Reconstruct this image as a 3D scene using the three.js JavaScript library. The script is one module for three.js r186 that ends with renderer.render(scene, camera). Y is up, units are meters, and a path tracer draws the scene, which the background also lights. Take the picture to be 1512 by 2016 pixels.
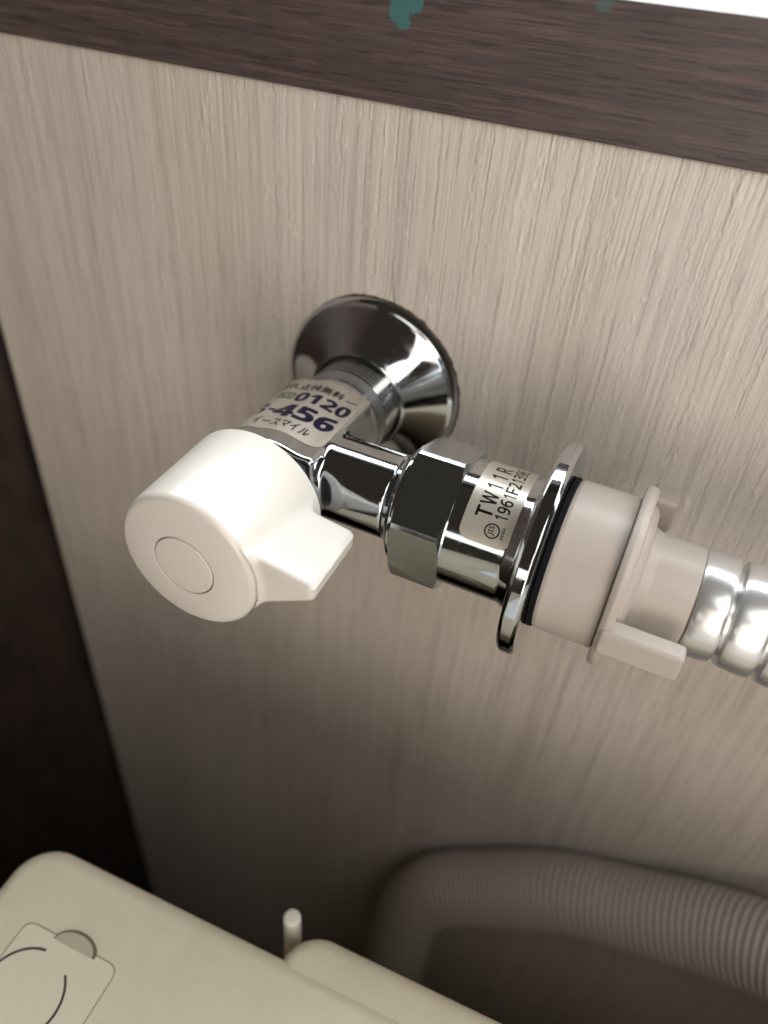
import * as THREE from 'three';
import { mergeGeometries, mergeVertices, toCreasedNormals } from 'three/addons/utils/BufferGeometryUtils.js';
import { RectAreaLightUniformsLib } from 'three/addons/lights/RectAreaLightUniformsLib.js';
import { RoundedBoxGeometry } from 'three/addons/geometries/RoundedBoxGeometry.js';
import { Brush, Evaluator, INTERSECTION, SUBTRACTION } from 'three-bvh-csg';

// ---------------------------------------------------------------- camera, light, exposure
const scene = new THREE.Scene();
const camera = new THREE.PerspectiveCamera(67.31, 768 / 1024, 0.005, 30);
camera.position.set(0.0832975, 0.1195905, 0.1872399);
camera.up.set(-0.319784, 0.768403, -0.554341);
camera.lookAt(0.0832975 - 0.2891716, 0.1195905 - 0.6362992, 0.1872399 - 0.7151945);
camera.focus = 0.170;
camera.userData.fStop = 8;
const renderer = new THREE.WebGLRenderer({ antialias: true });
renderer.setSize(768, 1024);
renderer.toneMapping = THREE.LinearToneMapping;
renderer.toneMappingExposure = 1.09;
renderer.shadowMap.enabled = true;
RectAreaLightUniformsLib.init();
scene.background = new THREE.Color().setRGB(0.036, 0.030, 0.022);     // the dim brown room

function areaLight(name, rgb, intensity, w, h, pos, target) {
  const l = new THREE.RectAreaLight(new THREE.Color().setRGB(...rgb), intensity, w, h);
  l.name = name; l.position.set(...pos); l.lookAt(...target); scene.add(l);
  return l;
}
areaLight('unseen_front_right_light', [1.0, 0.90, 0.775], 3.3, 0.42, 0.8, [0.36, 0.08, 0.88], [0, 0, 0.03]);  // out of view, placed to light the wall and handle face from the front
areaLight('unseen_low_front_light', [1.0, 0.90, 0.78], 2.0, 0.40, 0.36, [0.32, -0.05, 0.86], [0, 0, 0.03]);  // unseen source low in front, warms the wall above the machine
areaLight('unseen_opposite_light', [1.0, 0.95, 0.88], 1.8, 0.20, 0.14, [-0.06, 0.14, 0.86], [0, 0, 0.03]);  // unseen source across the room, gives the pale streak on the sleeve
areaLight('unseen_upper_right_light', [1.0, 0.985, 0.965], 4.2, 0.18, 0.20, [0.255, 0.23, 0.24], [0, -0.02, 0.05]);  // out of view, lights wall and machine from upper right, patch on escutcheon
areaLight('window_light', [0.94, 1.0, 1.01], 8.8, 0.78, 0.118, [0.09, 0.155, -0.0395], [0.09, 0.10, 0.10]);

// ---------------------------------------------------------------- helpers
const MM = 0.001;
let seed = 7;
const rnd = () => { seed = (seed * 1664525 + 1013904223) >>> 0; return seed / 4294967296; };
const H = (x, y, s) => { let n = Math.imul(x, 374761393) + Math.imul(y, 668265263) + Math.imul(s, 1274126177) | 0; n = Math.imul(n ^ (n >>> 13), 1274126177); return ((n ^ (n >>> 16)) >>> 0) / 4294967296; };
function vn(x, y, s) {
  const xi = Math.floor(x), yi = Math.floor(y), fx = x - xi, fy = y - yi, u = fx * fx * (3 - 2 * fx), v = fy * fy * (3 - 2 * fy);
  const a = H(xi, yi, s), b = H(xi + 1, yi, s), c = H(xi, yi + 1, s), d = H(xi + 1, yi + 1, s);
  return a + (b - a) * u + (c - a) * v + (a - b - c + d) * u * v;
}
const rgb = (r, g, b) => new THREE.Color().setRGB(r, g, b);
const clamp = (x, a = 0, b = 1) => Math.min(b, Math.max(a, x));
const smooth = (a, b, x) => { const t = clamp((x - a) / (b - a)); return t * t * (3 - 2 * t); };
const toSRGB = (x) => 255 * clamp(x <= 0.0031308 ? x * 12.92 : 1.055 * Math.pow(x, 1 / 2.4) - 0.055);

function part(name, geo, mat, parent, inMM = true) {
  if (inMM) geo.scale(MM, MM, MM);
  const m = new THREE.Mesh(geo, mat); m.name = name; m.castShadow = m.receiveShadow = true;
  parent.add(m); return m;
}
function thing(name, label, category) {
  const g = new THREE.Group(); g.name = name; g.userData = { label, category }; scene.add(g); return g;
}
function group(name, parent, label) { const g = new THREE.Group(); g.name = name; if (label) g.userData.label = label; parent.add(g); return g; }

// A profile of [radius, along] points, each with an optional rounding radius as third number.
function rounded(pts, seg = 6) {
  const out = [];
  for (let i = 0; i < pts.length; i++) {
    const [x, y, r] = pts[i];
    if (!r || i === 0 || i === pts.length - 1) { out.push([x, y]); continue; }
    const p = new THREE.Vector2(x, y), a = new THREE.Vector2(...pts[i - 1].slice(0, 2)).sub(p), b = new THREE.Vector2(...pts[i + 1].slice(0, 2)).sub(p);
    const la = a.length(), lb = b.length(); a.normalize(); b.normalize();
    const half = Math.acos(clamp(a.dot(b), -1, 1)) / 2, t = Math.min(r / Math.tan(half), la * 0.49, lb * 0.49), rr = t * Math.tan(half);
    const bis = a.clone().add(b).normalize(), c = p.clone().addScaledVector(bis, rr / Math.sin(half));
    const s = p.clone().addScaledVector(a, t).sub(c), e = p.clone().addScaledVector(b, t).sub(c);
    const a0 = Math.atan2(s.y, s.x); let da = Math.atan2(e.y, e.x) - a0;
    while (da > Math.PI) da -= 2 * Math.PI; while (da < -Math.PI) da += 2 * Math.PI;
    for (let k = 0; k <= seg; k++) { const q = a0 + da * k / seg; out.push([c.x + rr * Math.cos(q), c.y + rr * Math.sin(q)]); }
  }
  return out;
}
// Surface of revolution with crisp corners. axis 'x' | 'y' | 'z', centre in mm.
function lathe(profile, axis, [cx, cy, cz] = [0, 0, 0], n = 128, warp) {
  const pts = profile, pos = [], nor = [], uv = [], idx = [];
  const segN = [];
  for (let i = 0; i < pts.length - 1; i++) { const dr = pts[i + 1][0] - pts[i][0], da = pts[i + 1][1] - pts[i][1], l = Math.hypot(dr, da) || 1; segN.push([da / l, -dr / l]); }
  const rows = [];
  for (let i = 0; i < pts.length; i++) {
    const a = segN[i - 1], b = segN[i];
    if (a && b && a[0] * b[0] + a[1] * b[1] < 0.8) { rows.push([pts[i], a, i - 1]); rows.push([pts[i], b, i]); }
    else { const m = a && b ? [a[0] + b[0], a[1] + b[1]] : (a || b), l = Math.hypot(...m); rows.push([pts[i], [m[0] / l, m[1] / l], i]); }
  }
  let len = 0;
  rows.forEach(([p, nn], i) => {
    if (i) len += Math.hypot(p[0] - rows[i - 1][0][0], p[1] - rows[i - 1][0][1]);
    for (let k = 0; k <= n; k++) {
      const t = k / n * Math.PI * 2, c = Math.cos(t), s = Math.sin(t); let r = p[0], w = p[1];
      if (warp) [r, w] = warp(r, w, t);
      const P = axis === 'z' ? [r * c, r * s, w] : axis === 'x' ? [w, r * s, r * c] : [r * s, w, r * c];
      const N = axis === 'z' ? [nn[0] * c, nn[0] * s, nn[1]] : axis === 'x' ? [nn[1], nn[0] * s, nn[0] * c] : [nn[0] * s, nn[1], nn[0] * c];
      pos.push(P[0] + cx, P[1] + cy, P[2] + cz); nor.push(...N); uv.push(t * 12, len);
    }
  });
  for (let i = 0; i < rows.length - 1; i++) {
    if (rows[i][0] === rows[i + 1][0]) continue;
    for (let k = 0; k < n; k++) { const a = i * (n + 1) + k, b = a + n + 1; if (axis === 'x') idx.push(a, b, a + 1, a + 1, b, b + 1); else idx.push(a, a + 1, b, a + 1, b + 1, b); }
  }
  const g = new THREE.BufferGeometry();
  g.setAttribute('position', new THREE.Float32BufferAttribute(pos, 3));
  g.setAttribute('normal', new THREE.Float32BufferAttribute(nor, 3));
  g.setAttribute('uv', new THREE.Float32BufferAttribute(uv, 2));
  g.setIndex(idx);
  return g;
}
// Mesh of a distance field: surface nets, corners drawn onto the true surface, normals from its gradient.
function field(sdf, lo, hi, cell, keep) {
  const n = [0, 1, 2].map((i) => Math.ceil((hi[i] - lo[i]) / cell) + 1), at = (i, j, k) => (k * n[1] + j) * n[0] + i;
  const v = new Float32Array(n[0] * n[1] * n[2]);
  for (let k = 0; k < n[2]; k++) for (let j = 0; j < n[1]; j++) for (let i = 0; i < n[0]; i++) v[at(i, j, k)] = sdf(lo[0] + i * cell, lo[1] + j * cell, lo[2] + k * cell);
  const id = new Map(), pos = [], nor = [], idx = [];
  const grad = (x, y, z) => { const e = 0.02, g = [sdf(x + e, y, z) - sdf(x - e, y, z), sdf(x, y + e, z) - sdf(x, y - e, z), sdf(x, y, z + e) - sdf(x, y, z - e)], l = Math.hypot(...g) || 1; return [g[0] / l, g[1] / l, g[2] / l, l / (2 * e)]; };
  for (let k = 0; k < n[2] - 1; k++) for (let j = 0; j < n[1] - 1; j++) for (let i = 0; i < n[0] - 1; i++) {
    let c = 0, sx = 0, sy = 0, sz = 0; const q = [];
    for (let m = 0; m < 8; m++) q.push(v[at(i + (m & 1), j + (m >> 1 & 1), k + (m >> 2))]);
    for (const [a, b] of [[0, 1], [2, 3], [4, 5], [6, 7], [0, 2], [1, 3], [4, 6], [5, 7], [0, 4], [1, 5], [2, 6], [3, 7]]) {
      if ((q[a] < 0) === (q[b] < 0)) continue;
      const t = q[a] / (q[a] - q[b]); c++;
      sx += (a & 1) + t * ((b & 1) - (a & 1)); sy += (a >> 1 & 1) + t * ((b >> 1 & 1) - (a >> 1 & 1)); sz += (a >> 2) + t * ((b >> 2) - (a >> 2));
    }
    if (!c) continue;
    let p = [lo[0] + (i + sx / c) * cell, lo[1] + (j + sy / c) * cell, lo[2] + (k + sz / c) * cell];
    for (let s = 0; s < 4; s++) { const d = sdf(...p), g = grad(...p); p = [p[0] - g[0] * d, p[1] - g[1] * d, p[2] - g[2] * d]; }
    id.set(at(i, j, k), pos.length / 3); pos.push(...p); nor.push(...grad(...p).slice(0, 3));
  }
  const quad = (a, b, c, d, flip) => {
    const q = [a, b, c, d].map((m) => id.get(m));
    if (q.includes(undefined)) return;
    if (keep && !q.some((m) => keep(pos[m * 3], pos[m * 3 + 1], pos[m * 3 + 2]))) return;
    if (flip) idx.push(q[0], q[2], q[1], q[0], q[3], q[2]); else idx.push(q[0], q[1], q[2], q[0], q[2], q[3]);
  };
  for (let k = 1; k < n[2] - 1; k++) for (let j = 1; j < n[1] - 1; j++) for (let i = 1; i < n[0] - 1; i++) {
    const s = v[at(i, j, k)] < 0;
    if (s !== v[at(i + 1, j, k)] < 0) quad(at(i, j - 1, k - 1), at(i, j, k - 1), at(i, j, k), at(i, j - 1, k), !s);
    if (s !== v[at(i, j + 1, k)] < 0) quad(at(i - 1, j, k - 1), at(i - 1, j, k), at(i, j, k), at(i, j, k - 1), !s);
    if (s !== v[at(i, j, k + 1)] < 0) quad(at(i - 1, j - 1, k), at(i, j - 1, k), at(i, j, k), at(i - 1, j, k), !s);
  }
  const g = new THREE.BufferGeometry();
  g.setAttribute('position', new THREE.Float32BufferAttribute(pos, 3));
  g.setAttribute('normal', new THREE.Float32BufferAttribute(nor, 3));
  g.setAttribute('uv', new THREE.Float32BufferAttribute(new Float32Array(pos.length / 3 * 2), 2));
  g.setIndex(idx);
  return g;
}
const smin = (a, b, k) => { const h = Math.max(k - Math.abs(a - b), 0) / k; return Math.min(a, b) - h * h * k / 4; };
const smax = (a, b, k) => -smin(-a, -b, k);
function box3(geo, x0, x1, y0, y1, z0, z1) { return geo.translate((x0 + x1) / 2, (y0 + y1) / 2, (z0 + z1) / 2); }
function block(x0, x1, y0, y1, z0, z1, r = 0.5, seg = 3) { return box3(new RoundedBoxGeometry(x1 - x0, y1 - y0, z1 - z0, seg, r), x0, x1, y0, y1, z0, z1); }

function dataTexture(w, h, n, f, srgb) {
  const d = new Uint8Array(w * h * 4), o = [0, 0, 0];
  for (let y = 0; y < h; y++) for (let x = 0; x < w; x++) { f(x, y, o); const i = (y * w + x) * 4; d[i] = o[0]; d[i + 1] = o[1]; d[i + 2] = o[2]; d[i + 3] = 255; }
  const t = new THREE.DataTexture(d, w, h); t.magFilter = THREE.LinearFilter; t.minFilter = THREE.LinearMipmapLinearFilter; t.wrapS = t.wrapT = THREE.MirroredRepeatWrapping;
  if (srgb) t.colorSpace = THREE.SRGBColorSpace; t.needsUpdate = true; return t;
}
function canvasTexture(w, h, draw) {
  const c = document.createElement('canvas'); c.width = w; c.height = h; draw(c.getContext('2d'), w, h);
  const t = new THREE.CanvasTexture(c); t.colorSpace = THREE.SRGBColorSpace; return t;
}

// ---------------------------------------------------------------- materials
const chrome = new THREE.MeshStandardMaterial({ color: rgb(0.535, 0.565, 0.595), metalness: 1, roughness: 0.08 });
const chromeSharp = new THREE.MeshStandardMaterial({ color: rgb(0.55, 0.58, 0.61), metalness: 1, roughness: 0.06 });
const smudge = dataTexture(512, 512, 3, (x, y, o) => { const k = 0.55 + 0.5 * smooth(0.45, 0.8, vn(x / 42, y / 42, 81)) + 0.3 * (vn(x / 7, y / 7, 82) - 0.5) + 0.5 * smooth(0.80, 0.92, vn(x / 4, y / 4, 83)); o[0] = o[1] = o[2] = 255 * clamp(k * 0.62); });
smudge.wrapS = smudge.wrapT = THREE.RepeatWrapping; smudge.repeat.set(0.05, 0.05);
chromeSharp.roughness = 0.16; chromeSharp.roughnessMap = smudge;
const blackRingMat = new THREE.MeshPhysicalMaterial({ color: rgb(0.004, 0.004, 0.005), roughness: 0.8, specularIntensity: 0.3 });
const dark = new THREE.MeshStandardMaterial({ color: rgb(0.012, 0.011, 0.010), roughness: 0.9 });

// wall: pale vertical wood grain, 512 mm x 680 mm on one texture, grooves pressed into it
const WX0 = -157, WX1 = 355, WY0 = -602.5, WY1 = 77.5, TW = 2048, TH = 1360;
const grain = new Float32Array(TW * TH), tone = new Float32Array(TW * TH);
const cord = (u, y, s, w) => {            // wavering cords side by side: depth of the groove between two of them, 0..1
  const k = Math.floor(u), f = u - k; let g = 0;
  for (const i of [k, k + 1]) {
    const c = i + 0.55 * (H(i, 3, s) - 0.5) + 0.15 * (vn(i * 7.3, y / 5, s + 1) - 0.5) + 0.24 * (vn(i * 3.1, y / 1.2, s + 2) - 0.5), d = Math.abs(u - c) / w;
    g = Math.max(g, (1 - smooth(0.3, 1, d)) * smooth(0.36, 0.80, vn(i * 5.7, y / 11, s + 3) * 0.75 + 0.35 * H(i, 9, s)));
  }
  return g;
};
for (let j = 0; j < TH; j++) for (let i = 0; i < TW; i++) {
  const x = i / TW * 512, y = j / TH * 680, wx = x + 4 * (vn(x / 90, y / 260, 3) - 0.5) + 0.35 * (vn(x / 14, y / 20, 1) - 0.5);
  const big = cord(wx / 3.9, y, 101, 0.10), mid = cord(wx / 1.9 + 0.4, y, 201, 0.19), fine = cord(wx / 0.9, y, 301, 0.34);
  const a = vn(wx / 0.6, y / 22, 4), b = vn(wx / 1.5, y / 70, 5), c = vn(x / 14, y / 160, 6), nub = vn(wx / 0.7, y / 1.3, 7), glintFleck = smooth(0.74, 0.92, vn(wx / 0.8 + 50, y / 2.6, 14)) * smooth(0.5, 0.75, vn(wx / 3.5, y / 22, 15));
  grain[j * TW + i] = 0.55 - 0.22 * big - 0.22 * mid - 0.20 * fine + 0.26 * (nub - 0.5) * (0.45 + mid + big) + 0.08 * (a - 0.5) + 0.42 * glintFleck;
  tone[j * TW + i] = 1.02 + 0.07 * (a - 0.5) + 0.09 * (b - 0.5) + 0.06 * (c - 0.5) - 0.13 * big - 0.12 * mid - 0.10 * fine + 0.08 * glintFleck - 0.14 * smooth(0.80, 0.95, vn(wx / 0.55 + 31, y / 16, 16)) - 0.10 * smooth(0.62, 0.86, vn(wx / 1.5 + 71, y / 60, 17)) * smooth(0.3, 0.6, vn(x / 9, y / 80, 18));  // raised flecks also lightened in the colour, as painted glints
}
const wallMap = dataTexture(TW, TH, 3, (x, y, o) => {
  const k = tone[y * TW + x], w = vn(x / 70, y / 300, 20) - 0.5;
  o[0] = toSRGB((0.655 + 0.01 * w) * k); o[1] = toSRGB((0.59 + 0.015 * w) * k); o[2] = toSRGB((0.53 + 0.03 * w) * k);
}, true);
const wallBump = dataTexture(TW, TH, 1, (x, y, o) => { o[0] = o[1] = o[2] = 255 * clamp(grain[y * TW + x]); });
const wallMat = new THREE.MeshPhysicalMaterial({ map: wallMap, bumpMap: wallBump, bumpScale: 0.0004, roughness: 0.46 });

// dark brown wood: sill board and cabinet side
const woodTexture = (w, stained) => {
  const t = dataTexture(w, 256, 3, (x, y, o) => {
    const X = x / w * 600, Y = y / 256 * 26.5;
    const wy = Y + 1.6 * (vn(X / 60, Y / 8, 31) - 0.5), a = vn(X / 26, wy / 0.5, 32), b = vn(X / 60, wy / 1.7, 33), c = smooth(0.58, 0.80, vn(X / 7, wy / 0.28, 34)), d = smooth(0.60, 0.85, vn(X / 12, wy / 0.40, 35)), e = vn(X / 4, wy / 0.18, 36);
    const k = 0.72 + 0.34 * a + 0.30 * b - 0.34 * c + 0.22 * d + 0.16 * (e - 0.5);
    let r = 0.082 * k + 0.016 * d, g = 0.060 * k + 0.004 * d, bl = 0.058 * k;
    if (stained) {                                    // old teal paint smeared on the board
      let m = 0; const px = X - 300 + 0.5 * (vn(X / 0.9, Y / 0.9, 61) - 0.5), py = Y + 77.5 + 0.7 * (vn(X / 1.1, Y / 0.8, 62) - 0.5);
      for (const [cx, cy, rx, ry, s] of [[2.6, 100.5, 4.0, 4.6, 1], [1.6, 96.6, 2.6, 2.5, 1], [2.6, 94.9, 1.9, 1.7, 1], [5.3, 98.6, 1.9, 2.2, 1], [46.0, 103.2, 1.9, 2.2, 0.45], [11.6, 100.6, 1.5, 1.3, 0.3], [14.0, 101.4, 1.8, 1.0, 0.2]]) m = Math.max(m, s * (1 - smooth(0.86, 1.06, Math.hypot((px - cx) / rx, (py - cy) / ry))));
      m *= 0.80 + 0.25 * a; m = Math.min(m, 0.95);
      r += m * (0.055 - r); g += m * (0.165 - g); bl += m * (0.17 - bl);
    }
    o[0] = toSRGB(r); o[1] = toSRGB(g); o[2] = toSRGB(bl);
  }, true);
  t.wrapS = t.wrapT = THREE.MirroredRepeatWrapping; return t;
};
const woodMap = woodTexture(2048, true);
const woodMat = new THREE.MeshPhysicalMaterial({ map: woodMap, roughness: 0.45, specularIntensity: 0.8 });
const sidePanelMat = new THREE.MeshStandardMaterial({ map: woodTexture(512, false), color: rgb(0.5, 0.45, 0.38), roughness: 0.5 });
const cabinetMat = new THREE.MeshStandardMaterial({ color: rgb(0.016, 0.012, 0.010), roughness: 0.6 });

const creamMap = dataTexture(512, 512, 3, (x, y, o) => {
  const k = 1 + 0.05 * (vn(x / 60, y / 60, 41) - 0.5) + 0.035 * (vn(x / 9, y / 9, 42) - 0.5) + 0.02 * (vn(x / 2, y / 2, 43) - 0.5);
  o[0] = toSRGB(0.63 * k); o[1] = toSRGB(0.57 * k); o[2] = toSRGB(0.435 * k);
}, true);
creamMap.wrapS = creamMap.wrapT = THREE.RepeatWrapping; creamMap.repeat.set(12, 12);
const cream = new THREE.MeshPhysicalMaterial({ map: creamMap, roughness: 0.42 });
const creamPlain = new THREE.MeshPhysicalMaterial({ color: rgb(0.655, 0.60, 0.465), roughness: 0.42 });
const handleMat = new THREE.MeshPhysicalMaterial({ color: rgb(0.70, 0.66, 0.605), roughness: 0.28, clearcoat: 0.25, clearcoatRoughness: 0.12 });
const connectorMat = new THREE.MeshPhysicalMaterial({ color: rgb(0.44, 0.385, 0.345), roughness: 0.40 });

// ---------------------------------------------------------------- setting: wall, side panel, unseen floor
function planeUV(g, x0, x1, y0, y1) {   // uv over the front of a slab, from positions in mm
  const p = g.attributes.position, u = new Float32Array(p.count * 2);
  for (let i = 0; i < p.count; i++) { u[2 * i] = (p.getX(i) - x0) / (x1 - x0); u[2 * i + 1] = (p.getY(i) - y0) / (y1 - y0); }
  g.setAttribute('uv', new THREE.BufferAttribute(u, 2)); return g;
}
const wall = part('wall', planeUV(block(WX0, WX1 + 100, WY0 - 100, WY1 + 0.2, -14, 0, 1.0), WX0, WX1, WY0, WY1), wallMat, scene);
wall.userData.kind = 'structure';
// ragged edge of the hole cut for the pipe, and a hairline crack above it
{
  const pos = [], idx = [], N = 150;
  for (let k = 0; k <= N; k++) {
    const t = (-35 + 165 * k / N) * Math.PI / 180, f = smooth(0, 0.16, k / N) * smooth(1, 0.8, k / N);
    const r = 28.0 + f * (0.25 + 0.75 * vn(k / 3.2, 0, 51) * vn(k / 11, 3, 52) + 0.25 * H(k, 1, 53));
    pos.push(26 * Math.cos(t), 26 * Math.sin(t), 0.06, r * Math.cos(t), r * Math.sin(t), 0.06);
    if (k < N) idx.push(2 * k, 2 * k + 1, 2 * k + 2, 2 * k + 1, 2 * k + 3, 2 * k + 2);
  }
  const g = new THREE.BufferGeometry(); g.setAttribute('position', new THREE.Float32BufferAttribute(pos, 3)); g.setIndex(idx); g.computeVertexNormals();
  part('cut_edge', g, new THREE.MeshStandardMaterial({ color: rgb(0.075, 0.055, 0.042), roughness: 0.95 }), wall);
  const c = [], ci = [];
  for (let k = 0; k <= 12; k++) { const y = 27 + k * 1.05, x = 5.2 - k * 0.13 + 0.25 * (vn(k / 2, 0, 55) - 0.5), w = 0.16 * (1 - k / 13); c.push(x - w, y, 0.05, x + w, y, 0.05); if (k < 12) ci.push(2 * k, 2 * k + 1, 2 * k + 2, 2 * k + 1, 2 * k + 3, 2 * k + 2); }
  const h = new THREE.BufferGeometry(); h.setAttribute('position', new THREE.Float32BufferAttribute(c, 3)); h.setIndex(ci); h.computeVertexNormals();
  part('crack', h, new THREE.MeshStandardMaterial({ color: rgb(0.09, 0.07, 0.055), roughness: 0.95 }), wall);
}
const side = part('side_panel', block(-185, -159.2, -700, 330, -12, 420, 1), sidePanelMat, scene);
side.userData = { label: 'dark brown panel standing along the left edge of the pale wall', category: 'panel' };
const floor = part('floor', block(-400, 700, -722, -702, -14, 900, 1), dark, scene); floor.userData.kind = 'structure';  // out of view, keeps light from entering the gap from below

// ---------------------------------------------------------------- window with its dark wooden sill
const win = thing('window', 'bright white window above the dark wood sill board', 'window');
part('reveal', block(-300, 480, 84, 92, -48, -3.4, 0.4), new THREE.MeshStandardMaterial({ color: rgb(0.80, 0.80, 0.79), roughness: 0.5 }), win);
part('pane', block(-300, 480, 92.2, 216, -44, -41, 0.3), new THREE.MeshStandardMaterial({ color: rgb(0.8, 0.8, 0.8), emissive: rgb(0.95, 0.97, 1.0), emissiveIntensity: 3.0, roughness: 0.3 }), win);
part('unseen_top_rail', block(-320, 500, 216.2, 460, -48, 2, 1), cabinetMat, win);  // out of view, the dark that the chrome reflects above the pane
const sill = thing('window_sill', 'dark brown wood grain sill board along the top of the wall with teal paint stains', 'window sill');
part('board', planeUV(block(-300, 480, 77.8, 104.0, -3.2, 2.4, 0.6), -300, 300, 77.5, 104), woodMat, sill);

// ---------------------------------------------------------------- the tap
const tap = thing('washing_machine_tap', 'chrome wall tap with white plastic handle and printed labels on the pale wood grain wall', 'tap');
const dish = []; for (let k = 0; k <= 28; k++) { const t = k / 28; dish.push([25.9 - 10.7 * t, 2.15 + 8.2 * (0.80 * t + 0.20 * t * t)]); }
part('escutcheon', lathe([...rounded([[24, 0.05], [28.0, 0.1, 0.15], [26.7, 1.9, 0.3], [26.3, 2.05]], 6), ...dish, ...rounded([[15.0, 10.5], [14.6, 10.75, 0.3], [14.2, 10.6, 0.2], [14.1, 7]], 6)], 'z', [0, 0, 0], 256), chromeSharp, tap);
{ // threaded pipe
  const p = [[0, 1], [13.1, 1]];
  for (let k = 0; k < 6; k++) { const z = 9.0 + k * 1.45; p.push([13.3, z], [13.34, z + 0.35], [13.3, z + 0.7], [12.92, z + 1.0], [12.90, z + 1.1], [13.12, z + 1.25]); }
  p.push([13.2, 17.8], [13.3, 18.2], [13.3, 26.2], [0, 26.2]);
  part('threaded_pipe', lathe(p, 'z', [0, 0, 0], 128), chrome, tap);
}
// valve body: square-topped casting with a branch to the right
const rbox2 = (x, y, hx, hy, r) => { const qx = Math.abs(x) - hx + r, qy = Math.abs(y) - hy + r; return Math.hypot(Math.max(qx, 0), Math.max(qy, 0)) + Math.min(Math.max(qx, qy), 0) - r; };
const bodySec = (x, y) => { const cx = x + 1.5, r = cx > 0 ? (y > 0 ? 1.6 : 6) : 8.5; return smin(rbox2(cx, y - 0.2, 13.7, 12.4, r), Math.hypot(x - 0.3, y - 0.6) - 13.4, 1.2); };
const bodySDF = (x, y, z) => {
  const d2 = bodySec(x, y), dz = Math.abs(z - 42.4) - 16.6, b = smax(d2, dz, 1.6);
  const tr = Math.hypot(y - 1.3, z - 47.5) - 11, tb = smax(tr, Math.abs(x - 15.2) - 15.3, 1.0);
  return smin(b, tb, 1.5);
};
part('valve_body', field(bodySDF, [-16, -16, 24], [33, 16, 61], 0.45), chrome, tap);
part('bonnet', lathe(rounded([[0, 57], [12.2, 57], [12.2, 61.6, 0.3], [10.6, 62, 0.2], [10.6, 67], [0, 67]]), 'z', [-0.2, 0.8, 0]), chrome, tap);

// label on the body
const strokes = {
  re: 'M28,8V92M8,30H36L10,72M28,50Q60,10 66,35L62,75Q66,92 92,72', ten: 'M50,6V38M50,20H80M24,38H78V66H24ZM20,76L10,94M40,76L43,92M60,76L65,92M80,76L92,94',
  ken: 'M22,8V92M6,30H42M22,34L6,62M24,38L38,55M70,8L46,32M70,8L96,32M58,35H84M52,45H88V64H52ZM70,35V66M70,64Q66,82 46,92M71,66L94,92',
  mu: 'M25,8L12,28M20,20H88M8,48H95M25,20V70M42,20V70M60,20V70M77,20V70M10,70H92M15,80L10,94M35,80L38,92M58,80L62,92M80,80L90,94',
  ryou: 'M25,10V90M8,45H45M10,20L18,35M42,18L33,35M24,50L8,75M27,50L44,70M60,20L72,30M57,42L70,52M50,68L95,58M80,10V92',
  i: 'M70,10Q45,40 15,55M52,38V92', bar: 'M8,50H92', su: 'M20,18H78Q65,60 15,90M55,58L88,90', ma: 'M12,22H88Q75,48 52,62M35,50L62,82', ru: 'M30,20Q32,65 12,88M58,15V82Q78,75 92,52',
  sui: 'M50,6V92M50,92L38,84M10,35H38Q34,60 8,80M88,22L60,45M56,42Q66,70 94,82', rou: 'M12,12L22,22M8,38L18,46M22,60L8,90M34,14H92V34H38M34,14Q36,70 26,92M46,46H92M44,60H92V92M44,60V92M68,46V90',
};
function glyph(g, name, cx, cy, w, h, lw) {   // cx, cy centre in pixels
  g.save(); g.translate(cx - w / 2, cy - h / 2); g.scale(w / 100, h / 100); g.lineWidth = lw * 100 / h; g.lineCap = 'round'; g.lineJoin = 'round'; g.stroke(new Path2D(strokes[name])); g.restore();
}
function word(g, text, x0, x1, y0, y1, font, weight = 0, skew = 0) {  // text stretched into a box
  g.save(); g.font = font; const m = g.measureText(text), w = m.actualBoundingBoxLeft + m.actualBoundingBoxRight, h = m.actualBoundingBoxAscent + m.actualBoundingBoxDescent;
  g.translate(x0, y1); g.transform(1, 0, -skew, 1, 0, 0); g.scale((x1 - x0) / w, (y1 - y0) / h); g.fillText(text, m.actualBoundingBoxLeft, -m.actualBoundingBoxDescent); if (weight) { g.lineWidth = weight; g.lineJoin = 'round'; g.strokeText(text, m.actualBoundingBoxLeft, -m.actualBoundingBoxDescent); } g.restore();
}
const LP = 32, LW = 31, LH = 27.2, LR = 11.3, LZ0 = 26.2;   // pixels per mm, size in mm, right edge, start in z
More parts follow.
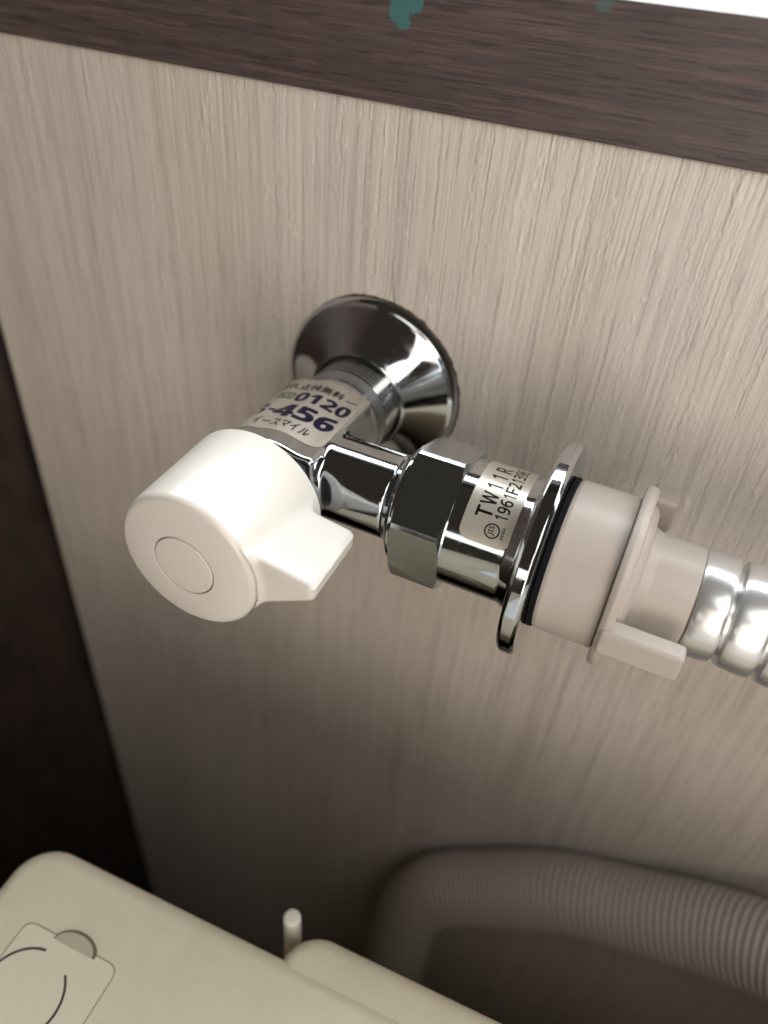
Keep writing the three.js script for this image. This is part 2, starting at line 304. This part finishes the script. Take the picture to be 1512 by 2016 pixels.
const bodyLabelMap = canvasTexture(LW * LP, Math.round(LH * LP), (g, W, Hh) => {
  g.fillStyle = '#c6bfb6'; g.fillRect(0, 0, W, Hh);
  const X = (x) => W - (LR - x) * LP, Z = (z) => (z - LZ0) * LP;
  g.strokeStyle = '#140f12';
  ['sui', 'rou', 're', 'ten', 'ken', 'mu', 'ryou'].forEach((n, k) => glyph(g, n, X(4.0 - (6 - k) * 3.35), Z(30.6), 3.2 * LP, 3.5 * LP, 14));
  glyph(g, 'bar', X(8.3), Z(31.0), 3.6 * LP, 3 * LP, 15);
  g.fillStyle = '#5f7a52'; g.beginPath(); g.roundRect(X(-11.6), Z(34.2), 5.2 * LP, 3.6 * LP, 30); g.fill();
  g.strokeStyle = '#c6bfb6'; g.lineWidth = 9; g.beginPath(); g.arc(X(-9.9), Z(36), 34, 0, 7); g.arc(X(-8.1), Z(36), 34, 0, 7); g.stroke();
  g.fillStyle = g.strokeStyle = '#100e38';
  word(g, '0120', X(-5.7), X(10.1), Z(33.7), Z(38.4), 'bold 200px sans-serif', 8);
  word(g, '456', X(-7.3), X(9.8), Z(40.6), Z(46.6), 'bold 200px sans-serif', 10);
  g.fillRect(X(-9.4), Z(43.4), 1.9 * LP, 1.1 * LP);
  word(g, '3', X(-14.4), X(-10.2), Z(40.6), Z(46.4), 'bold 200px sans-serif');
  g.strokeStyle = '#120e14';
  ['i', 'bar', 'su', 'ma', 'i', 'ru'].forEach((n, k) => glyph(g, n, X(-9.2 + k * 2.78), Z(49.7), 2.8 * LP, 3.7 * LP, 17));
});
const labelMat = (map) => new THREE.MeshPhysicalMaterial({ map, roughness: 0.32, metalness: 0.6 });
{ // the label follows the top of the body and runs down its left side; rounded corners by trimming the rows
  const walk = []; let x = LR, y = 12.6;                                        // walk along the section's outline at 0.25 mm
  const onto = (x, y) => { for (let s = 0; s < 6; s++) { const d = bodySec(x, y) - 0.07, e = 0.01, gx = (bodySec(x + e, y) - bodySec(x - e, y)) / (2 * e), gy = (bodySec(x, y + e) - bodySec(x, y - e)) / (2 * e); x -= d * gx; y -= d * gy; } return [x, y]; };
  const n = 124;
  for (let k = 0; k <= n; k++) { [x, y] = onto(x, y); const e = 0.01, gx = (bodySec(x + e, y) - bodySec(x - e, y)) / (2 * e), gy = (bodySec(x, y + e) - bodySec(x, y - e)) / (2 * e); walk.push([x, y, gx, gy]); x -= gy * LW / n; y += gx * LW / n; }
  const pos = [], nor = [], uv = [], idx = [], M = 24, R = 2.2;
  walk.forEach(([px, py, gx, gy], k) => {
    const s = k * LW / n, inset = s < R ? R - Math.sqrt(R * R - (R - s) ** 2) : 0;
    for (let j = 0; j <= M; j++) { const z = LZ0 + inset + (LH - 2 * inset) * j / M; const lift = Math.max(0, 0.07 - bodySDF(px, py, z)); pos.push(px + gx * lift, py + gy * lift, z); nor.push(gx, gy, 0); uv.push(1 - s / LW, 1 - (z - LZ0) / LH); if (k < n && j < M) { const a = k * (M + 1) + j; idx.push(a, a + M + 1, a + 1, a + 1, a + M + 1, a + M + 2); } }
  });
  const g = new THREE.BufferGeometry(); g.setAttribute('position', new THREE.Float32BufferAttribute(pos, 3)); g.setAttribute('normal', new THREE.Float32BufferAttribute(nor, 3)); g.setAttribute('uv', new THREE.Float32BufferAttribute(uv, 2)); g.setIndex(idx);
  part('body_label', g, labelMat(bodyLabelMap), tap).userData.label = 'silver sticker with a navy phone number on top of the valve body';
}

// handle: drum with a pointer lever flowing out of it, and a round cap in its face
const HX = -0.45, HY = 1.45;
const drumR = (z) => 18.25 + (17.55 - 18.25) * clamp((z - 64) / 27);
const handle = group('handle', tap, 'white plastic handle drum with a pointer lever');
{
  const drum = lathe(rounded([[15.2, 67], [15.2, 64.0, 0.5], [18.25, 63.9, 0.7], [17.5, 91.9, 1.9], [12, 92.7], [7.80, 93.0, 0.15], [7.75, 91.6], [0, 91.6]], 10), 'z', [HX, HY, 0], 192);
  const d2 = (x, y, ax, ay, bx, by) => { const px = x - ax, py = y - ay, qx = bx - ax, qy = by - ay, t = clamp((px * qx + py * qy) / (qx * qx + qy * qy)); return Math.hypot(px - qx * t, py - qy * t); };
  const P = [[10, 9.6], [18.6, 9.0], [29.2, 7.3], [30.0, 6.4], [29.7, 3.4], [28.9, 2.7], [19.0, -2.6], [10, -8]];        // outline of the lever, clockwise
  const poly = (x, y) => { let d = 1e9, s = 1; for (let i = 0, j = P.length - 1; i < P.length; j = i++) { const [ax, ay] = P[i], [bx, by] = P[j]; d = Math.min(d, d2(x, y, ax, ay, bx, by)); if ((ay > y) !== (by > y) && x < (bx - ax) * (y - ay) / (by - ay) + ax) s = -s; } return s * d; };
  const leverSDF = (x, y, z) => { const t = (90 - z) / 22, dx = x + 1.6 * t, dy = y + 2.0 * t; return smax(poly(dx, dy) - 0.3, Math.abs(z - 79.3) - 11.2, 1.8); };
  const drumSDF = (x, y, z) => Math.hypot(x - HX, y - HY) - drumR(z);
  const both = (x, y, z) => smin(drumSDF(x, y, z), leverSDF(x, y, z), 2.2);
  const lever = field(both, [8, -14, 66.5], [32, 16, 91.4], 0.4, (x, y, z) => drumSDF(x, y, z) > 0.004 && leverSDF(x, y, z) < 3 && z < 91.2);
  part('handle_shell', mergeGeometries([drum, lever]), handleMat, handle);
  part('cap', lathe(rounded([[7.42, 91.7], [7.42, 93.05, 0.22], [4, 93.15], [0, 93.2]]), 'z', [HX, HY, 0], 96), handleMat, handle);
}

// outlet fitting screwed on the branch: nut, sleeve with label, flange
const AY = 1.3, AZ = 47.5, fit = group('outlet_fitting', tap, 'chrome outlet fitting with hexagonal nut, label and round flange');
part('neck', lathe(rounded([[0, 30], [10.2, 30], [10.2, 32.4], [13.6, 32.4, 0.4], [14.9, 33.6, 0.3], [14.9, 34.6, 0.3], [14.2, 34.9], [0, 34.9]]), 'x', [0, AY, AZ]), chrome, fit);
{
  const ev = new Evaluator(); ev.attributes = ['position', 'normal', 'uv']; ev.useGroups = false;
  const R = 18.5, sh = new THREE.Shape(), cs = [];
  for (let k = 0; k < 6; k++) { const t = (20 + k * 60) * Math.PI / 180; cs.push([R * Math.cos(t), R * Math.sin(t)]); }   // u = z, v = y
  for (let k = 0; k < 6; k++) {
    const [ax, ay] = cs[k], [px, py] = cs[(k + 5) % 6], [qx, qy] = cs[(k + 1) % 6], t = 0.02;
    const s = [ax + (px - ax) * t, ay + (py - ay) * t], e = [ax + (qx - ax) * t, ay + (qy - ay) * t];
    k ? sh.lineTo(...s) : sh.moveTo(...s); sh.quadraticCurveTo(ax, ay, ...e);
  }
  const hex = new THREE.ExtrudeGeometry(sh, { depth: 12.6, bevelEnabled: false, curveSegments: 4 }).rotateY(Math.PI / 2);   // along x: shape x -> -z
  hex.scale(1, 1, -1); { const i = hex.index; if (!i) { const p = hex.attributes.position; for (let k = 0; k < p.count; k += 3) for (const at of ['position', 'normal', 'uv']) { const A = hex.attributes[at]; for (let c = 0; c < A.itemSize; c++) { const a = A.array, n = A.itemSize, t = a[(k + 1) * n + c]; a[(k + 1) * n + c] = a[(k + 2) * n + c]; a[(k + 2) * n + c] = t; } } } }
  hex.computeVertexNormals(); hex.translate(34.8, 0, 0);
  const bar = new THREE.CylinderGeometry(1, 1, 1, 4);
  const cone = new THREE.LatheGeometry([[0, 34.6], [16.4, 34.6], [18.2, 35.6], [18.2, 46.6], [16.4, 47.6], [0, 47.6]].map(([r, y]) => new THREE.Vector2(r, y)), 96).rotateZ(-Math.PI / 2);
  const a = new Brush(hex), b = new Brush(cone); a.updateMatrixWorld(); b.updateMatrixWorld();
  let nut = ev.evaluate(a, b, INTERSECTION).geometry.clone(); nut.deleteAttribute('uv');
  nut = toCreasedNormals(nut, 0.45); nut.translate(0, AY, AZ);
  { const p = nut.attributes.position, u = new Float32Array(p.count * 2); for (let i = 0; i < p.count; i++) { u[2 * i] = p.getX(i) / 14; u[2 * i + 1] = Math.atan2(p.getY(i) - AY, p.getZ(i) - AZ) * 18 / 14; } nut.setAttribute('uv', new THREE.BufferAttribute(u, 2)); }
  const brush = dataTexture(64, 512, 1, (x, y, o) => { o[0] = o[1] = o[2] = 255 * clamp(0.5 + 0.6 * (vn(x / 40, y / 1.6, 71) - 0.5) + 0.4 * (vn(x / 60, y / 9, 72) - 0.5)); });
  brush.wrapS = brush.wrapT = THREE.RepeatWrapping;
  part('nut', nut, new THREE.MeshStandardMaterial({ color: rgb(0.535, 0.565, 0.595), metalness: 1, roughness: 0.17, bumpMap: brush, bumpScale: 0.000010 }), fit);
}
part('sleeve', lathe(rounded([[0, 46.5], [15.6, 46.5], [15.8, 47.4, 0.4], [15.8, 61.6, 2.0], [16.9, 64.2, 1.2], [19, 65.4], [19, 66], [0, 66]], 8), 'x', [0, AY, AZ], 160), chromeSharp, fit);
part('flange', lathe(rounded([[14, 65.3], [20, 65.3, 1], [25.2, 65.4, 0.6], [25.95, 66.3, 0.7], [25.95, 68.7, 0.6], [25.3, 69.55, 0.4], [12, 69.6]], 8), 'x', [0, AY, AZ], 192), chromeSharp, fit);
{
  const A0 = 27, A1 = 128, X0 = 50.3, X1 = 62.0, rad = 15.88, arc = rad * (A1 - A0) * Math.PI / 180, PX = 36, W = Math.round(arc * PX), Hh = Math.round((X1 - X0) * PX);
  const map = canvasTexture(W, Hh, (g) => {
    g.fillStyle = '#c4beb3'; g.fillRect(0, 0, W, Hh);
    const U = (deg) => (deg - A0) * Math.PI / 180 * rad * PX, V = (x) => (x - X0) * PX;
    g.fillStyle = '#15130f'; g.strokeStyle = '#15130f';
    const letters = [['T', 48, 56.5], ['W', 59, 70], ['1', 74.5, 78], ['1', 86, 89.5], ['R', 97, 105]];
    for (const [c, a, b] of letters) word(g, c, U(a), U(b), V(52.6), V(56.1), '200px sans-serif', 9);
    g.lineWidth = 5;
    '1961F21396.'.split('').forEach((c, k) => { const a = 49 + k * 6.5; word(g, c, U(a + (c === '1' ? 1.2 : 0)), U(a + (c === '.' ? 1.4 : c === '1' ? 3.6 : 5.3)), c === '.' ? V(59.3) : V(56.9), V(59.7), '200px sans-serif', 9); });
    g.lineWidth = 0.32 * PX; g.beginPath(); g.ellipse(U(39.6), V(57.4), 1.55 * PX, 1.6 * PX, 0, 0, 7); g.stroke();
    word(g, 'JIS', U(36), U(43.5), V(56.5), V(58.1), 'bold 200px sans-serif');
    word(g, 'JWWA', U(34.5), U(45), V(59.5), V(60.4), 'bold 200px sans-serif');
  });
  const pos = [], nor = [], uv = [], idx = [], N = 90, M = 10, RC = 2.3;
  for (let k = 0; k <= N; k++) {
    const s = arc * k / N, c = Math.min(s, arc - s), inset = c < RC ? RC - Math.sqrt(RC * RC - (RC - c) ** 2) : 0, t = (A0 + (A1 - A0) * k / N) * Math.PI / 180;
    for (let j = 0; j <= M; j++) { const x = X0 + inset + (X1 - X0 - 2 * inset) * j / M; pos.push(x, AY + rad * Math.sin(t), AZ + rad * Math.cos(t)); nor.push(0, Math.sin(t), Math.cos(t)); uv.push(s / arc, 1 - (x - X0) / (X1 - X0)); if (k < N && j < M) { const q = k * (M + 1) + j; idx.push(q, q + 1, q + M + 1, q + 1, q + M + 2, q + M + 1); } }
  }
  const g = new THREE.BufferGeometry(); g.setAttribute('position', new THREE.Float32BufferAttribute(pos, 3)); g.setAttribute('normal', new THREE.Float32BufferAttribute(nor, 3)); g.setAttribute('uv', new THREE.Float32BufferAttribute(uv, 2)); g.setIndex(idx);
  part('fitting_label', g, new THREE.MeshPhysicalMaterial({ map, roughness: 0.34, metalness: 0.6 }), fit).userData.label = 'silver sticker reading TW11R beside the nut';
}

// ---------------------------------------------------------------- inlet hose pushed on the flange
const hose = thing('inlet_hose', 'beige plastic hose connector with shiny ribbed hose plugged onto the chrome tap flange', 'hose');
part('dark_ring', lathe(rounded([[15, 69.7], [18.2, 69.7, 0.2], [18.1, 70.9, 0.3], [17.0, 71.4], [12, 71.4]]), 'x', [0, AY, AZ]), blackRingMat, hose);  // black band between flange and connector
part('connector', lathe(rounded([[15, 70.9], [17.6, 70.9, 0.6], [18.1, 72.0, 0.5], [18.0, 84.6, 0.5], [17.2, 85.0], [17.2, 88.4, 0.7], [15.8, 89.4, 0.6], [12.9, 89.6, 0.8], [12.0, 92, 1], [11.7, 101.2, 0.5], [10.6, 101.5], [8, 101.5]], 6), 'x', [0, AY, AZ], 160), connectorMat, hose);
const clip = part('clip_ring', lathe(rounded([[17.0, 84.9], [20.9, 84.9, 0.7], [21.5, 86.2, 0.9], [20.9, 87.7, 0.7], [17.0, 87.7]], 5), 'x', [0, AY, AZ], 160), connectorMat, hose);
part('release_tab', block(85.4, 102.6, AY - 4.4, AY + 2.8, AZ + 17.2, AZ + 22.0, 1.1, 4), connectorMat, hose);
part('release_tab', block(86.5, 93.0, AY + 2.0, AY + 11.0, AZ - 24.5, AZ - 17.0, 1.1, 4), connectorMat, hose);
{
  const p = [[9, 101.2], [10.8, 101.25]]; let x = 101.6;
  for (let k = 0; k < 16; k++) {
    const L = 8.6 + 1.2 * (H(k, 4, 91) - 0.5); for (let i = 0; i <= 16; i++) { const t = i / 16, r = 11.2 + 1.0 * Math.pow(Math.sin(Math.PI * clamp(t * 0.96 + 0.02)), 0.2); p.push([r, x + t * (L - 1.5)]); }
    p.push([9.9, x + L - 1.1], [9.9, x + L - 0.4]); x += L;
  }
  const g = lathe(p, 'x', [0, AY, AZ], 96, (r, w, t) => [r * (1 + 0.007 * Math.sin(3 * t + w * 0.35)), w + 0.25 * Math.sin(2 * t + w * 0.2)]);
  const P = g.attributes.position; for (let i = 0; i < P.count; i++) { const d = Math.max(P.getX(i) - 104, 0); P.setY(i, P.getY(i) - 0.0016 * d * d); }
  g.computeVertexNormals();
  part('ribbed_hose', g, new THREE.MeshStandardMaterial({ color: rgb(0.66, 0.655, 0.65), metalness: 0.75, roughness: 0.27 }), hose);
}

// ---------------------------------------------------------------- grey drain hose low on the wall
{
  const path = new THREE.CatmullRomCurve3([[46, -350, 20], [46, -312, 18], [47, -288, 17], [51, -264, 17], [60, -242, 17], [80, -222, 16], [106.5, -199, 16], [138.5, -181, 18], [160.5, -168, 20], [177, -158, 24], [192, -150, 30], [214, -138, 40], [250, -120, 56]].map((p) => new THREE.Vector3(...p)));
  const L = path.getLength(), n = Math.round(L / 0.5), fr = path.computeFrenetFrames(n), pos = [], idx = [], M = 40;
  for (let i = 0; i <= n; i++) {
    const c = path.getPointAt(i / n), r = 15.6 + 0.45 * Math.sin(i * 0.5 / 2.7 * 2 * Math.PI);
    for (let k = 0; k <= M; k++) { const t = k / M * 2 * Math.PI, v = c.clone().addScaledVector(fr.normals[i], r * Math.cos(t)).addScaledVector(fr.binormals[i], r * Math.sin(t)); pos.push(v.x, v.y, v.z); if (i < n && k < M) { const a = i * (M + 1) + k; idx.push(a, a + 1, a + M + 1, a + 1, a + M + 2, a + M + 1); } }
  }
  const g = new THREE.BufferGeometry(); g.setAttribute('position', new THREE.Float32BufferAttribute(pos, 3)); g.setIndex(idx); g.computeVertexNormals();
  const d = part('drain_hose', g, new THREE.MeshStandardMaterial({ color: rgb(0.40, 0.37, 0.33), roughness: 0.55 }), scene);
  d.userData = { label: 'grey corrugated drain hose curving low against the wall behind the washing machine', category: 'hose' };
}

// ---------------------------------------------------------------- washing machine corner
const machine = thing('washing_machine', 'cream plastic washing machine whose top corner shows below the tap', 'washing machine');
machine.position.set(-0.0362, -0.1, 0.1218); machine.rotation.y = 0.047;
function slab(x0, x1, z0, z1, y0, y1, r, bevel, rTop = r) {   // rounded in plan, bevelled top edge; local: x right, z to the room
  const s = new THREE.Shape(), b = bevel; x0 += b; x1 -= b; z0 += b; z1 -= b; r = Math.max(r - b, 0.5);
  s.moveTo(x0 + r, -z1); s.lineTo(x1 - r, -z1); s.absarc(x1 - r, -z1 + r, r, -Math.PI / 2, 0); s.lineTo(x1, -z0 - r); s.absarc(x1 - r, -z0 - r, r, 0, Math.PI / 2); s.lineTo(x0 + r, -z0); s.absarc(x0 + r, -z0 - r, r, Math.PI / 2, Math.PI); s.lineTo(x0, -z1 + r); s.absarc(x0 + r, -z1 + r, r, Math.PI, Math.PI * 1.5);
  let g = new THREE.ExtrudeGeometry(s, { depth: y1 - y0 - 2 * b, bevelEnabled: true, bevelThickness: b, bevelSize: b, bevelSegments: 8, curveSegments: 20 }).rotateX(-Math.PI / 2).translate(0, y0 + b, 0);
  g.deleteAttribute('uv'); g = toCreasedNormals(mergeVertices(g, 1e-3), 0.7);
  const p = g.attributes.position, u = new Float32Array(p.count * 2); for (let i = 0; i < p.count; i++) { u[2 * i] = p.getX(i) / 600; u[2 * i + 1] = (p.getZ(i) + p.getY(i)) / 600; } g.setAttribute('uv', new THREE.BufferAttribute(u, 2));
  return g;
}
part('cabinet', slab(-5.5, 520, 0, 480, -600, 0, 12, 5), cream, machine);
part('rear_cover', slab(74, 500, -9.3, 20, -560, -0.9, 11, 4), cream, machine);
part('unseen_lid', slab(60, 500, 66, 440, -2, 7, 10, 2.5), new THREE.MeshPhysicalMaterial({ color: rgb(0.80, 0.81, 0.82), roughness: 0.3 }), machine);  // out of view, white to give the chrome its bright lower band
{ // detergent-style cap plate: rounded square with a finger notch and a printed ring
  const cap = group('cap_plate', machine, 'square cover plate with finger notch and dark ring');
  const rr = (x0, x1, z0, z1, r) => { const s = new THREE.Shape(); s.moveTo(x0 + r, -z1); s.lineTo(x1 - r, -z1); s.quadraticCurveTo(x1, -z1, x1, -z1 + r); s.lineTo(x1, -z0 - r); s.quadraticCurveTo(x1, -z0, x1 - r, -z0); s.lineTo(x0 + r, -z0); s.quadraticCurveTo(x0, -z0, x0, -z0 - r); s.lineTo(x0, -z1 + r); s.quadraticCurveTo(x0, -z1, x0 + r, -z1); return s; };
  const X0 = 9.2, X1 = 37.6, Z0 = 20.2, Z1 = 50;
  const seam = rr(X0 - 0.35, X1 + 0.35, Z0 - 0.35, Z1 + 0.35, 3.3);
  part('seam', new THREE.ExtrudeGeometry(seam, { depth: 0.10, bevelEnabled: false, curveSegments: 10 }).rotateX(-Math.PI / 2), new THREE.MeshStandardMaterial({ color: rgb(0.30, 0.25, 0.17), roughness: 0.8 }), cap);
  part('plate', new THREE.ExtrudeGeometry(rr(X0, X1, Z0, Z1, 3), { depth: 0.24, bevelEnabled: true, bevelThickness: 0.14, bevelSize: 0.14, bevelOffset: -0.14, bevelSegments: 3, curveSegments: 10 }).rotateX(-Math.PI / 2), creamPlain, cap);
  const moon = (r, flat) => { const s = new THREE.Shape(); for (let k = 0; k <= 40; k++) { const t = Math.PI * k / 40, x = r * Math.cos(t), y = flat * r * Math.sin(t); k ? s.lineTo(x, y) : s.moveTo(x, y); } return s; };
  const place = (g, y) => g.rotateX(-Math.PI / 2).translate(24.6, y, 21.1);
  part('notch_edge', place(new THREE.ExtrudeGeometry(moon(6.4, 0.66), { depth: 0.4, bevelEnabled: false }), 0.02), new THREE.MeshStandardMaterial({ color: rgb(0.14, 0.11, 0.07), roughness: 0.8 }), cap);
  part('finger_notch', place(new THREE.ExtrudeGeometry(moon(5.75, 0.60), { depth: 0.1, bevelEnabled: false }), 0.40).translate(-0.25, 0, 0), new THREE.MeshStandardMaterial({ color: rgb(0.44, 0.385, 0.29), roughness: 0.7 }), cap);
  const ring = (a0, a1, r0, r1) => { const s = new THREE.Shape(); s.absarc(0, 0, r1, a0, a1, false); s.absarc(0, 0, r0, a1, a0, true); return new THREE.ExtrudeGeometry(s, { depth: 0.04, bevelEnabled: false, curveSegments: 60 }).rotateX(-Math.PI / 2).translate(19.6, 0.385, 34.8); };
  part('ring_mark', ring(96 / 57.3, 408 / 57.3, 10.3, 10.95), new THREE.MeshStandardMaterial({ color: rgb(0.03, 0.035, 0.04), roughness: 0.6 }), cap);
}
const peg = thing('peg', 'small white round-topped peg standing behind the washing machine', 'peg');
peg.position.set(0.0353, -0.135, 0.109);
part('pin', lathe(rounded([[0, 0], [2.5, 0], [2.5, 34.5, 2.3], [0, 34.6]], 8), 'y', [0, 0, 0], 40), new THREE.MeshPhysicalMaterial({ color: rgb(0.72, 0.69, 0.62), roughness: 0.35 }), peg);

renderer.render(scene, camera);
